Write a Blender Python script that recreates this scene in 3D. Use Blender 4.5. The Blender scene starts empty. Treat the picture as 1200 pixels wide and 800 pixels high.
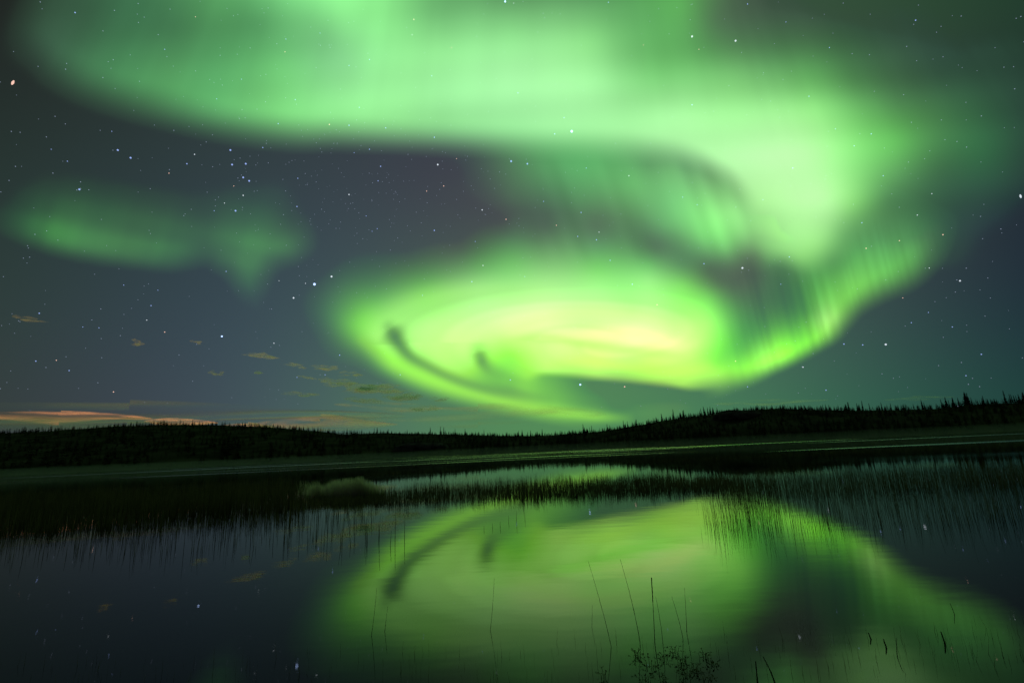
import bpy, math, random
import numpy as np
from mathutils import Matrix, Vector

# ------------------------------------------------------------------ camera, sky, sun, exposure
scene = bpy.context.scene
COL = scene.collection
FPX, PITCH, ROLL, EYE = 571.6, math.radians(12.5), math.radians(-2.58), 1.5     # focal length in px of a 1200x800 frame
cr, sr, cp, sp = math.cos(ROLL), math.sin(ROLL), math.cos(PITCH), math.sin(PITCH)
ROT = np.array([[1, 0, 0], [0, -sp, -cp], [0, cp, -sp]]) @ np.array([[cr, -sr, 0], [sr, cr, 0], [0, 0, 1]])
cam_data = bpy.data.cameras.new('camera')
cam = bpy.data.objects.new('camera', cam_data); COL.objects.link(cam)
M = Matrix([list(r) for r in ROT]).to_4x4(); M.translation = (0, 0, EYE)
cam.matrix_world = M
cam_data.sensor_width = 36.0; cam_data.lens = FPX * 36.0 / 1200.0
cam_data.clip_start = 0.05; cam_data.clip_end = 400000.0
scene.camera = cam

def dirs(x, y):
    """unit directions of the sky or ground seen at photograph pixel x, y"""
    x = np.asarray(x, float); y = np.asarray(y, float)
    c = np.stack([(x - 600) / FPX, (400 - y) / FPX, -np.ones_like(x)], -1)
    d = c @ ROT.T
    return d / np.linalg.norm(d, axis=-1, keepdims=True)
def lin(c):
    c = np.clip(np.asarray(c, float) / 255.0, 0, 1)
    return np.where(c <= .04045, c / 12.92, ((c + .055) / 1.055) ** 2.4)

BG = [(20,60,28,32,31),(0,0,30,45,36),(0,150,36,42,42),(0,260,44,62,58),(130,180,50,58,59),(230,200,50,61,66),(330,200,52,62,70),(450,220,58,68,76),(560,240,66,73,80),
 (700,270,78,82,80),(820,300,78,88,80),(1000,30,55,74,62),(1190,10,28,42,33),(1190,120,36,58,46),(1190,240,40,54,58),(1190,320,37,45,56),(1130,280,42,58,64),(1100,400,42,62,72),(1190,400,34,50,58),(1000,440,50,84,84),
 (900,470,64,112,86),(800,475,72,125,86),(1190,470,32,74,56),(1060,470,44,90,74),(100,400,44,62,67),(10,420,42,50,60),(250,400,56,74,80),(250,460,60,76,86),(380,430,62,86,88),(500,470,72,112,100),
 (420,490,84,118,94),(600,490,82,140,88),(10,470,54,62,66),(120,470,60,72,78),(700,480,84,140,84),(390,310,64,84,84),(330,340,58,74,80),(100,340,46,70,68),(200,340,52,68,74),(0,520,50,58,60),(600,530,80,130,84),(1200,520,34,76,58),
 (380,400,60,82,84),(1080,100,52,78,64),(950,200,60,80,68),(800,60,60,80,66),(500,60,52,66,64),(250,60,40,52,50)]
SUN_EL, SUN_AZ = math.radians(-1.6), math.radians(-40.0)       # afterglow just under the horizon, left of the view
world = bpy.data.worlds.new('World'); scene.world = world; world.use_nodes = True
nt = world.node_tree; nt.nodes.clear()
def N(tree, kind, **kw):
    n = tree.nodes.new(kind)
    for k, v in kw.items(): setattr(n, k, v)
    return n
def build_world():
    out = N(nt, 'ShaderNodeOutputWorld')
    st = N(nt, 'ShaderNodeTexSky', sky_type='NISHITA', sun_disc=False)
    st.sun_elevation = SUN_EL; st.sun_rotation = SUN_AZ
    b1 = N(nt, 'ShaderNodeBackground'); b1.inputs[1].default_value = 0.004
    nt.links.new(st.outputs[0], b1.inputs[0])
    # night airglow, lens corner darkening put into its colours: soft lobes round the dome
    pts = [p for p in BG]
    D = list(dirs([p[0] for p in pts], [p[1] for p in pts])); C = list(lin([p[2:] for p in pts]))
    rest = [((0, 0, 1), (34, 44, 44)), ((0, -1, .3), (30, 38, 44)), ((1, 0, .3), (24, 34, 40)), ((-1, 0, .3), (26, 32, 36)), ((0, -.6, .8), (32, 42, 44)),
            ((.8, .2, .6), (24, 34, 36)), ((-.8, .2, .6), (24, 28, 30)), ((0, -1, -.3), (20, 26, 28)), ((0, .6, .8), (44, 60, 56)), ((1, -.5, .1), (24, 34, 40)), ((-1, -.5, .1), (26, 32, 36))]
    for d, c in rest:
        D.append(np.array(d) / np.linalg.norm(d)); C.append(lin(c))
    D = np.array(D); C = np.array(C)
    K = 9.0
    cen = list(dirs(*np.array([(x, y) for y in (20, 190, 350, 490) for x in (30, 320, 600, 880, 1170)], float).T)) + [np.array(d) / np.linalg.norm(d) for d, _ in rest[:10]]
    cen = np.array(cen)
    A = np.exp(K * (D @ cen.T - 1))
    A = np.hstack([A, np.ones((len(D), 1))])
    W = np.linalg.solve(A.T @ A + .004 * np.eye(A.shape[1]), A.T @ C)
    geo = N(nt, 'ShaderNodeTexCoord')
    nrm = N(nt, 'ShaderNodeVectorMath', operation='NORMALIZE'); nt.links.new(geo.outputs['Generated'], nrm.inputs[0])
    acc = None
    for c, w in zip(cen, W):
        dot = N(nt, 'ShaderNodeVectorMath', operation='DOT_PRODUCT'); nt.links.new(nrm.outputs[0], dot.inputs[0]); dot.inputs[1].default_value = tuple(c)
        ma = N(nt, 'ShaderNodeMath', operation='MULTIPLY_ADD'); nt.links.new(dot.outputs['Value'], ma.inputs[0]); ma.inputs[1].default_value = K; ma.inputs[2].default_value = -K
        ex = N(nt, 'ShaderNodeMath', operation='EXPONENT'); nt.links.new(ma.outputs[0], ex.inputs[0])
        sc = N(nt, 'ShaderNodeVectorMath', operation='MULTIPLY_ADD')
        nt.links.new(ex.outputs[0], sc.inputs[0]); sc.inputs[1].default_value = tuple(w)
        if acc is None: sc.inputs[2].default_value = tuple(W[-1])
        else: nt.links.new(acc.outputs[0], sc.inputs[2])
        acc = sc
    mx = N(nt, 'ShaderNodeVectorMath', operation='MAXIMUM'); nt.links.new(acc.outputs[0], mx.inputs[0]); mx.inputs[1].default_value = (.004, .005, .006)
    b2 = N(nt, 'ShaderNodeBackground'); nt.links.new(mx.outputs[0], b2.inputs[0])
    ad = N(nt, 'ShaderNodeAddShader'); nt.links.new(b1.outputs[0], ad.inputs[0]); nt.links.new(b2.outputs[0], ad.inputs[1])
    nt.links.new(ad.outputs[0], out.inputs[0])
build_world()
sun_data = bpy.data.lights.new('sun', 'SUN'); sun_data.energy = .62; sun_data.angle = math.radians(2.0); sun_data.color = (1.0, .34, .13)
sun = bpy.data.objects.new('sun', sun_data); COL.objects.link(sun)
sd = Vector((math.sin(SUN_AZ) * math.cos(SUN_EL), math.cos(SUN_AZ) * math.cos(SUN_EL), math.sin(SUN_EL)))
sun.rotation_euler = sd.to_track_quat('Z', 'Y').to_euler()
vs = scene.view_settings
scene.display_settings.display_device = 'sRGB'
vs.view_transform = 'Standard'; vs.look = 'None'; vs.gamma = 1.0; vs.exposure = 0.0; vs.use_curve_mapping = False
cy = scene.cycles
cy.use_denoising = True; cy.max_bounces = 6; cy.diffuse_bounces = 2; cy.glossy_bounces = 3; cy.volume_bounces = 1; cy.transparent_max_bounces = 24
cy.use_adaptive_sampling = False
cy.sample_clamp_indirect = 0.0

# ------------------------------------------------------------------ helpers
RNG = np.random.default_rng(11)
def tag(o, label=None, cat=None, group=None, kind=None):
    for k, v in (('label', label), ('category', cat), ('group', group), ('kind', kind)):
        if v: o[k] = v
    return o
def mesh(name, verts, faces, mat=None, parent=None, smooth=False, mats=None, midx=None):
    me = bpy.data.meshes.new(name)
    me.from_pydata([tuple(v) for v in verts], [], [tuple(f) for f in faces])
    for m in (mats or ([mat] if mat else [])): me.materials.append(m)
    if midx is not None: me.polygons.foreach_set('material_index', np.asarray(midx, np.int32))
    if smooth: me.polygons.foreach_set('use_smooth', [True] * len(me.polygons))
    me.update()
    o = bpy.data.objects.new(name, me); COL.objects.link(o)
    if parent: o.parent = parent
    return o
def mesh_np(name, V, F, mat, parent=None):
    """fast path: V (n,3), F (m,k) with k = 3 or 4"""
    V = np.asarray(V, np.float32); F = np.asarray(F, np.int32); k = F.shape[1]
    me = bpy.data.meshes.new(name)
    me.vertices.add(len(V)); me.vertices.foreach_set('co', V.ravel())
    me.loops.add(F.size); me.loops.foreach_set('vertex_index', F.ravel())
    me.polygons.add(len(F)); me.polygons.foreach_set('loop_start', np.arange(0, F.size, k, dtype=np.int32))
    me.update(calc_edges=True)
    if mat: me.materials.append(mat)
    o = bpy.data.objects.new(name, me); COL.objects.link(o)
    if parent: o.parent = parent
    return o
def at(x, y, z=0.0):
    """point of the level z seen at photograph pixel x, y"""
    d = dirs(x, y)
    t = (z - EYE) / d[..., 2]
    return np.array([0, 0, EYE]) + d * t[..., None] if np.ndim(t) else np.array([0, 0, EYE]) + d * t
def material(name, col, rough=.8, noise=None, spec=.3, trans=None):
    m = bpy.data.materials.new(name); m.use_nodes = True; t = m.node_tree; b = t.nodes['Principled BSDF']
    b.inputs['Roughness'].default_value = rough; b.inputs['Specular IOR Level'].default_value = spec
    if noise:
        tc = N(t, 'ShaderNodeTexCoord'); nz = N(t, 'ShaderNodeTexNoise'); nz.inputs['Scale'].default_value = noise[0]; nz.inputs['Detail'].default_value = 4
        t.links.new(tc.outputs['Object'], nz.inputs['Vector'])
        r = N(t, 'ShaderNodeValToRGB'); r.color_ramp.elements[0].position = .35; r.color_ramp.elements[1].position = .65
        r.color_ramp.elements[0].color = (*col, 1); r.color_ramp.elements[1].color = (*noise[1], 1)
        t.links.new(nz.outputs['Fac'], r.inputs[0]); t.links.new(r.outputs[0], b.inputs['Base Color'])
    else: b.inputs['Base Color'].default_value = (*col, 1)
    return m
def az_of(x, y):
    d = dirs(x, y); return np.arctan2(d[..., 0], d[..., 1]), np.arcsin(d[..., 2])


# ------------------------------------------------------------------ the lake and its shores
# crest of the far hills in the photograph: x, y of the ground line under the trees, distance of the crest in metres
CREST = np.array([(-500, 540, 1100), (-200, 525, 1000), (0, 511, 900), (60, 508, 900), (120, 504, 850), (180, 501, 850), (250, 501, 850), (300, 503, 850), (370, 507, 850), (400, 511, 800), (450, 509, 700), (520, 510, 600), (600, 512, 560),
                  (640, 511, 540), (700, 507, 500), (750, 499, 470), (800, 491, 450), (850, 484, 430), (890, 480, 420), (940, 480, 420), (1000, 482, 400), (1060, 481, 390), (1100, 479, 380), (1150, 474, 370), (1200, 472, 360), (1400, 462, 350), (1800, 440, 350)], float)
c_az, c_el = az_of(CREST[:, 0], CREST[:, 1])
c_dist = CREST[:, 2]
def ridge(az):
    return np.interp(az, c_az, c_el), np.interp(az, c_az, c_dist)
def shore_r(az):
    return np.interp(az, [-1.4, -.8, -.35, 0, .3, .75, 1.4], [300, 330, 300, 235, 225, 260, 260]) + 8 * np.sin(az * 19) + 4 * np.sin(az * 47 + 1)
NZ = RNG.random((64, 64))
def vnoise(x, y):
    xi = np.floor(x).astype(int); yi = np.floor(y).astype(int); fx = x - xi; fy = y - yi
    fx = fx * fx * (3 - 2 * fx); fy = fy * fy * (3 - 2 * fy)
    g = lambda a, b: NZ[a % 64, b % 64]
    return (g(xi, yi) * (1 - fx) + g(xi + 1, yi) * fx) * (1 - fy) + (g(xi, yi + 1) * (1 - fx) + g(xi + 1, yi + 1) * fx) * fy
def hill_z(az, r):
    el, r1 = ridge(az); r0 = shore_r(az)
    top = np.tan(el) * r1 + EYE
    t = (r - r0) / (r1 - r0)
    up = np.where(t < 0, t * 4.0, 0) + top * np.where(t < 1, 1 - (1 - np.clip(t, 0, 1)) ** 1.7, 1 - .25 * np.clip(t - 1, 0, 2))
    n = (vnoise(r * np.sin(az) / 22, r * np.cos(az) / 22) - .5) * 3.0 * np.clip(t * 3, 0, 1) * np.where(t > 1, 1, 1 - np.clip(t, 0, 1) ** 3)
    return up + n
def P(az, r, z): return np.stack([r * np.sin(az), r * np.cos(az), z], -1)

m_ground = material('lake_bed_mud', (.008, .018, .005), .9, (2.2, (.05, .065, .02)), 0)
def build_ground():
    rr = np.concatenate([[0], np.geomspace(.6, 60, 70), np.geomspace(70, 40000, 26)]); aa = np.linspace(-math.pi, math.pi, 193)
    A, Rr = np.meshgrid(aa, rr)
    z = -.16 - .05 * np.clip(Rr, 0, 6) - .05 * np.clip(Rr - 6, 0, 40)
    z = z + (vnoise(Rr * np.sin(A) * 1.5 + 90, Rr * np.cos(A) * 1.5 + 90) - .5) * .12 * np.clip(Rr, 0, 1)
    V = P(A, Rr, z).reshape(-1, 3); na = len(aa)
    F = [(i * na + j, i * na + j + 1, (i + 1) * na + j + 1, (i + 1) * na + j) for i in range(len(rr) - 1) for j in range(na - 1)]
    o = mesh_np('ground', V, F, m_ground); o.data.polygons.foreach_set('use_smooth', [True] * len(F))
    return tag(o, kind='structure')
build_ground()
m_hill = material('moss_and_rock', (.03, .034, .018), .95, (.05, (.08, .08, .05)), 0)
def build_hill():
    aa = np.linspace(-1.25, 1.25, 500); rows = np.concatenate([[-.12, -.03], np.linspace(0, 1, 46), [1.05, 1.15, 1.4, 2, 3.5]])
    A, T = np.meshgrid(aa, rows); r0 = shore_r(A); r1 = ridge(A)[1]
    Rr = r0 + T * (r1 - r0)
    V = P(A, Rr, hill_z(A, Rr)).reshape(-1, 3); na = len(aa)
    F = [(i * na + j, i * na + j + 1, (i + 1) * na + j + 1, (i + 1) * na + j) for i in range(len(rows) - 1) for j in range(na - 1)]
    o = mesh_np('hill', V, F, m_hill); o.data.polygons.foreach_set('use_smooth', [True] * len(F))
    return tag(o, kind='structure')
build_hill()

def water_material():
    m = bpy.data.materials.new('lake_water'); m.use_nodes = True; t = m.node_tree; t.nodes.clear()
    out = N(t, 'ShaderNodeOutputMaterial')
    geo = N(t, 'ShaderNodeNewGeometry')
    # long wind streaks across the far water: ripples of their own height
    mp = N(t, 'ShaderNodeMapping'); t.links.new(geo.outputs['Position'], mp.inputs[0]); mp.inputs['Scale'].default_value = (.006, .05, 0)
    nz = N(t, 'ShaderNodeTexNoise'); nz.inputs['Scale'].default_value = 1.0; nz.inputs['Detail'].default_value = 3; t.links.new(mp.outputs[0], nz.inputs['Vector'])
    ln = N(t, 'ShaderNodeVectorMath', operation='LENGTH'); t.links.new(geo.outputs['Position'], ln.inputs[0])
    far = N(t, 'ShaderNodeMapRange', interpolation_type='SMOOTHSTEP'); far.inputs[1].default_value = 30; far.inputs[2].default_value = 60; t.links.new(ln.outputs['Value'], far.inputs[0])
    rp = N(t, 'ShaderNodeMapRange', interpolation_type='SMOOTHSTEP'); rp.inputs[1].default_value = .54; rp.inputs[2].default_value = .62; t.links.new(nz.outputs['Fac'], rp.inputs[0])
    k = N(t, 'ShaderNodeMath', operation='MULTIPLY'); t.links.new(rp.outputs[0], k.inputs[0]); t.links.new(far.outputs[0], k.inputs[1])
    rough = N(t, 'ShaderNodeMath', operation='MULTIPLY_ADD'); t.links.new(k.outputs[0], rough.inputs[0]); rough.inputs[1].default_value = .16; rough.inputs[2].default_value = .024
    # slight swell
    mp2 = N(t, 'ShaderNodeMapping'); t.links.new(geo.outputs['Position'], mp2.inputs[0]); mp2.inputs['Scale'].default_value = (1.1, 2.6, 1)
    n2 = N(t, 'ShaderNodeTexNoise'); n2.inputs['Scale'].default_value = 1.0; n2.inputs['Detail'].default_value = 2; t.links.new(mp2.outputs[0], n2.inputs['Vector'])
    bp = N(t, 'ShaderNodeBump'); bp.inputs['Strength'].default_value = .05; bp.inputs['Distance'].default_value = .02; t.links.new(n2.outputs['Fac'], bp.inputs['Height'])
    gl = N(t, 'ShaderNodeBsdfGlossy'); t.links.new(rough.outputs[0], gl.inputs['Roughness']); t.links.new(bp.outputs[0], gl.inputs['Normal'])
    tr = N(t, 'ShaderNodeBsdfTransparent'); tr.inputs[0].default_value = (.40, .52, .33, 1)
    fr = N(t, 'ShaderNodeFresnel'); fr.inputs['IOR'].default_value = 1.33
    mx = N(t, 'ShaderNodeMixShader'); t.links.new(fr.outputs[0], mx.inputs[0]); t.links.new(tr.outputs[0], mx.inputs[1]); t.links.new(gl.outputs[0], mx.inputs[2])
    t.links.new(mx.outputs[0], out.inputs[0])
    return m
def build_water():
    rr = np.concatenate([[0], np.geomspace(2, 420, 40)]); aa = np.linspace(-math.pi, math.pi, 129)
    A, Rr = np.meshgrid(aa, rr); V = P(A, Rr, np.zeros_like(A)).reshape(-1, 3); na = len(aa)
    F = [(i * na + j, i * na + j + 1, (i + 1) * na + j + 1, (i + 1) * na + j) for i in range(len(rr) - 1) for j in range(na - 1)]
    return tag(mesh_np('water', V, F, water_material()), kind='structure')
build_water()

# ------------------------------------------------------------------ trees
m_needle = material('spruce_needles', (.04, .046, .026), .9, (3.0, (.085, .09, .046)), 0)
m_bark = material('spruce_bark', (.03, .025, .02), .95, None, 0)
def spruce_arrays(h, tiers, spokes, rng, width=.16, top=.5):
    """narrow northern spruce: tiers of drooping, uneven branch blades"""
    V, F = [], []
    for i in range(tiers):
        t = i / (tiers - 1); z = h * (.10 + .88 * t)
        rad = h * width * (1 - t) ** .75 * (1 + .25 * math.sin(t * 21 + rng.random() * 3)) + h * .012
        if t > .72 and top: rad *= 1.0 + top * (.5 - abs(t - .84) * 4 if abs(t - .84) < .125 else 0)
        for s in range(spokes):
            if rng.random() < .16: continue
            a = 2 * math.pi * (s + rng.random() * .8) / spokes + i
            r = rad * (.6 + .6 * rng.random()); dz = -r * (.25 + .5 * rng.random()); w = r * (.28 + .2 * rng.random()) + h * .006
            ca, sa = math.cos(a), math.sin(a); b = len(V)
            V += [(0, 0, z + h * .03), (ca * r * .55 - sa * w, sa * r * .55 + ca * w, z + dz * .5), (ca * r, sa * r, z + dz), (ca * r * .55 + sa * w, sa * r * .55 - ca * w, z + dz * .5), (ca * r * .5, sa * r * .5, z + dz * .5 - h * .025)]
            F += [(b, b + 1, b + 4), (b + 1, b + 2, b + 4), (b, b + 4, b + 3), (b + 4, b + 2, b + 3), ]
    V += [(-h * .01, 0, h * .93), (h * .01, 0, h * .93), (0, h * .01, h * .93), (0, 0, h * 1.03)]; b = len(V) - 4
    F += [(b, b + 1, b + 3), (b + 1, b + 2, b + 3), (b + 2, b, b + 3)]
    return np.array(V), np.array(F)
def trunk_arrays(h):
    V, F = [], []
    for (z, r) in ((-.6, .024), (h * .5, .014), (h * .96, .004)):
        for k in range(6):
            a = k * math.pi / 3; V.append((math.cos(a) * r * h, math.sin(a) * r * h, z))
    for i in range(2):
        for k in range(6): F.append((i * 6 + k, i * 6 + (k + 1) % 6, (i + 1) * 6 + (k + 1) % 6, (i + 1) * 6 + k))
    return np.array(V), np.array(F)
proto = []
for i in range(6):
    rg = random.Random(40 + i)
    V, F = spruce_arrays(1.0, 15 + i % 3, 8, rg, [.13, .17, .11, .20, .15, .24][i], [.6, .2, .9, 0, .4, 0][i])
    Vt, Ft = trunk_arrays(1.0); Vt[:, 2] = np.where(Vt[:, 2] < 0, -.12, Vt[:, 2])
    proto.append((mesh_np('crown', V, F, m_needle), mesh_np('trunk', Vt, Ft, m_bark)))
used_proto = set()
def spruce(az, r, h, kind, label, group):
    """one tree: its foot, with trunk and crown as its parts"""
    root = bpy.data.objects.new('spruce_tree', None); COL.objects.link(root)
    p = P(np.float64(az), np.float64(r), hill_z(np.float64(az), np.float64(r)))
    root.location = p; root.rotation_euler = (random.uniform(-.03, .03), random.uniform(-.03, .03), random.uniform(0, 6.28)); root.scale = (h, h, h)
    root.empty_display_size = .1
    for o in proto[kind]:
        if kind in used_proto: c = o.copy(); COL.objects.link(c)
        else: c = o
        c.parent = root
    used_proto.add(kind)
    return tag(root, label, 'tree', group)
random.seed(3)
FX = lambda x: float(az_of(np.float64(x), np.float64(500))[0])
MARKED = [(821, 478), (826, 479), (840, 477), (880, 476), (887, 473), (948, 474), (963, 478), (1009, 469), (1018, 472), (1032, 471), (1043, 472), (1082, 471), (1102, 467), (1137, 465), (1151, 463), (1175, 457), (1182, 461), (1190, 463), (1197, 466),
          (455, 502), (477, 503), (504, 500), (516, 499), (520, 500), (533, 502), (545, 502), (567, 503), (635, 502), (683, 496), (693, 498), (711, 496), (730, 492), (735, 493), (775, 484), (788, 479), (760, 490), (800, 481), (860, 476), (905, 475), (925, 475), (985, 476), (1060, 473), (1120, 470)]
def place_on_crest(x, tip=None, h=None):
    az = FX(x); el, r1 = ridge(az); r = r1 * random.uniform(.955, 1.0)
    if tip is not None:
        az = float(az_of(np.float64(x), np.float64(tip))[0]); el, r1 = ridge(az); r = r1 * .985
        ztop = EYE + math.tan(float(az_of(np.float64(x), np.float64(tip))[1])) * r
        h = max(3.0, ztop - float(hill_z(np.float64(az), np.float64(r))))
    if x < 430: lab, grp = 'small dark spruce on the crest of the low far hill under the orange cloud', 'small spruces along the low far hill'
    elif x < 700: lab, grp = ('dark pointed spruce on the low ridge under the green swirl', 'spruces along the low ridge under the swirl')
    elif x < 1000: lab, grp = ('dark pointed spruce on the rounded hilltop under the end of the aurora curtain', 'spruces along the rounded hilltop')
    else: lab, grp = ('dark pointed spruce on the high hill crest at the right edge of the view', 'spruces along the high right crest')
    if tip is not None: lab = lab.replace('dark pointed spruce', 'tallest dark spruce'); grp = 'tall ' + grp
    return spruce(az, r, h, random.choice([0, 1, 2, 2, 0, 4]) if tip else random.randrange(6), lab, grp)
for x, y in MARKED: place_on_crest(x, y)
for i in range(240):
    x = random.uniform(420, 1210) if i < 170 else random.uniform(0, 420)
    place_on_crest(x, None, (2.4 + 6.0 * float(vnoise(np.float64(x / 11.0), np.float64(3.3))) ** 1.5 * random.uniform(.5, 1.3)) if x > 430 else random.uniform(4.0, 8.0) * (.55 + .8 * float(vnoise(np.float64(x / 14.0), np.float64(8.3)))))
def build_forest():
    """the rest of the woods: one mass of small trees on the slopes"""
    rg = random.Random(9); Vs, Fs, n = [], [], 0
    base = [spruce_arrays(1.0, 7, 6, rg, w, 0) for w in (.15, .2, .26, .34)]
    for i in range(7000):
        az = RNG.uniform(-1.1, 1.1); el, r1 = ridge(az); r0 = float(shore_r(az))
        t = RNG.random() ** 1.15 * .985 + .012
        r = r0 + t * (r1 - r0); V, F = base[rg.randrange(4)]
        h = rg.uniform(1.6, 4.6) * (1.15 if t < .15 else (.9 if t < .8 else .7))
        if az < -.3: h *= .8 + 1.5 * float(vnoise(np.float64(az * 70), np.float64(r / 30)))
        if t > .86: h *= .6 + 1.1 * float(vnoise(np.float64(az * 55 + 9), np.float64(2.2)))
        a = rg.random() * 6.28; c, s = math.cos(a), math.sin(a)
        W = np.stack([V[:, 0] * c - V[:, 1] * s, V[:, 0] * s + V[:, 1] * c, V[:, 2]], 1) * h + P(np.float64(az), np.float64(r), hill_z(np.float64(az), np.float64(r)) - .2)
        Vs.append(W); Fs.append(F + n); n += len(V)
    o = mesh_np('forest', np.vstack(Vs), np.vstack(Fs), m_needle)
    return tag(o, 'dark mass of low spruce woods covering the slopes behind the lake', 'forest', None, 'stuff')
build_forest()
def marsh():
    rng = np.random.default_rng(77); n = 14000
    az = rng.uniform(-1.0, 1.0, n); r = shore_r(az) + rng.uniform(-9, 14, n); k = vnoise(az * 60, r / 5) > .35; az, r = az[k], r[k]
    p = P(az, r, np.zeros_like(r)); V, F = blades(p, rng.uniform(.4, 1.1, len(p)), .09, .12, rng)
    V[:, 2] += np.repeat(np.maximum(hill_z(az, r), 0), 6)
    return tag(mesh_np('marsh_grass', V, F, m_marsh), 'strip of marsh grass along the far shore under the spruce slopes', 'grass', None, 'stuff')
m_rock = material('lichen_rock', (.045, .05, .035), .9, (.25, (.13, .13, .10)), 0)
def rock(x, y, w, h, label):
    az, el = (float(v) for v in az_of(np.float64(x), np.float64(y)))
    r0, r1 = float(shore_r(az)), float(ridge(az)[1])
    rs = np.linspace(r0, r1, 80); e = np.arctan2(hill_z(np.full(80, az), rs) - EYE, rs)
    r = rs[np.argmin(np.abs(e - el))]
    bpt = P(np.float64(az), np.float64(r), hill_z(np.float64(az), np.float64(r)))
    W, H = w / FPX * r / math.cos(az) * .5, h / FPX * r
    V, F = [], []; nu, nv = 28, 9
    for j in range(nv):
        for i in range(nu):
            a = 2 * math.pi * i / nu; q = j / (nv - 1) * math.pi / 2
            k = 1 + .35 * (float(vnoise(np.float64(3 * math.cos(a) + 7 + j * .6), np.float64(3 * math.sin(a) + 9))) - .5)
            V.append((W * k * math.cos(a) * math.cos(q), W * .6 * k * math.sin(a) * math.cos(q), H * k * math.sin(q) - H * .2))
    for j in range(nv - 1):
        for i in range(nu): F.append((j * nu + i, j * nu + (i + 1) % nu, (j + 1) * nu + (i + 1) % nu, (j + 1) * nu + i))
    o = mesh('rock_outcrop', V, F, m_rock); o.location = bpt; o.rotation_euler.z = -az
    tag(o, label, 'rock')
rock(862, 489, 46, 9, 'bare grey rock slab among spruces near the rounded hilltop')
rock(492, 525, 60, 8, 'low pale rock shelf at the foot of the ridge by the far water')

# ------------------------------------------------------------------ reeds and water plants
def blade_material(name, c1, c2, scale, trl=.5):
    m = bpy.data.materials.new(name); m.use_nodes = True; t = m.node_tree; t.nodes.clear()
    out = N(t, 'ShaderNodeOutputMaterial'); tc = N(t, 'ShaderNodeTexCoord'); nz = N(t, 'ShaderNodeTexNoise'); nz.inputs['Scale'].default_value = scale
    t.links.new(tc.outputs['Object'], nz.inputs['Vector'])
    r = N(t, 'ShaderNodeValToRGB'); r.color_ramp.elements[0].position = .35; r.color_ramp.elements[1].position = .65
    r.color_ramp.elements[0].color = (*c1, 1); r.color_ramp.elements[1].color = (*c2, 1); t.links.new(nz.outputs['Fac'], r.inputs[0])
    d = N(t, 'ShaderNodeBsdfDiffuse'); l = N(t, 'ShaderNodeBsdfTranslucent'); mx = N(t, 'ShaderNodeMixShader'); mx.inputs[0].default_value = trl
    t.links.new(r.outputs[0], d.inputs[0]); t.links.new(r.outputs[0], l.inputs[0]); t.links.new(d.outputs[0], mx.inputs[1]); t.links.new(l.outputs[0], mx.inputs[2]); t.links.new(mx.outputs[0], out.inputs[0])
    return m
m_reed = blade_material('dry_reed', (.07, .06, .035), (.15, .115, .065), 1.3)
m_pale = blade_material('pale_reed', (.60, .54, .40), (.85, .78, .60), 1.2)  # much paler blade colours than the other reeds
m_stem = blade_material('reed_stem_dark', (.05, .055, .025), (.10, .10, .05), 5.0)
m_leaf = blade_material('bog_leaf', (.08, .11, .04), (.22, .22, .08), 9.0)
def blades(pts, hs, wd, lean, rng, seg=2):
    """thin upright ribbons rooted in the lake bed, V and F"""
    n = len(pts); a = rng.uniform(0, 6.28, n); l = rng.normal(0, lean, (n, 2)) * hs[:, None]
    sx, sy = np.cos(a) * wd / 2, np.sin(a) * wd / 2
    Vs = []; T = np.linspace(0, 1, seg + 1)
    for t in T:
        k = 1 - t * .85; z = -.1 + t * (hs + .1); off = l * t ** 1.6
        Vs.append(np.stack([pts[:, 0] + off[:, 0] - sx * k, pts[:, 1] + off[:, 1] - sy * k, z], 1))
        Vs.append(np.stack([pts[:, 0] + off[:, 0] + sx * k, pts[:, 1] + off[:, 1] + sy * k, z], 1))
    V = np.stack(Vs, 1).reshape(-1, 3); F = []
    b = np.arange(n) * (2 * (seg + 1))
    for s in range(seg): F.append(np.stack([b + 2 * s, b + 2 * s + 1, b + 2 * s + 3, b + 2 * s + 2], 1))
    return V, np.vstack(F)
def reed_bed(name, label, spots, mat, wd, lean, seed, cat='reeds', dens=.45):
    """spots: list of (x range, y range of the feet in the photograph, number, height range)"""
    rng = np.random.default_rng(seed); P_, H_ = [], []
    for (x0, x1, y0, y1, n, h0, h1) in spots:
        x = rng.uniform(x0, x1, n * 3); u = rng.random(n * 3); hor = 526.7 - (x - 600) * .0451
        dep0, dep1 = y0, y1                        # px below the horizon
        y = hor + dep0 + (dep1 - dep0) * u
        keep = vnoise(x / 16 + seed * 3, y / 2.2 + seed) + .25 * rng.random(n * 3) > dens
        x, y = x[keep][:n], y[keep][:n]; g = rng.normal(0, 9, len(x)); x, y = x + g, y - g * .0451
        P_.append(at(x, y)); H_.append(rng.uniform(h0, h1, len(x)) * (.6 + .8 * vnoise(x / 9 + 5, y / 3)))
    V, F = blades(np.vstack(P_), np.concatenate(H_), wd, lean, rng)
    return tag(mesh_np(name, V, F, mat), label, cat, None, 'stuff')
reed_bed('reed_bed', 'dense dark reed bed standing across the left side of the lake', [(-60, 350, 40, 60, 10000, .35, .75), (-60, 345, 28, 42, 5000, .35, .7), (-60, 200, 58, 72, 1200, .25, .6), (-60, 430, 58, 76, 1100, .15, .42), (-60, 440, 68, 104, 420, .12, .4)], m_reed, .012, .05, 1)
reed_bed('reed_bed', 'brown reed strip across mid lake between the bright water and the swirl reflection', [(436, 860, 44, 58, 9000, .15, .38), (480, 800, 40, 48, 2500, .25, .42), (600, 900, 50, 60, 2000, .2, .36)], m_reed, .011, .05, 2, dens=.25)
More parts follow.
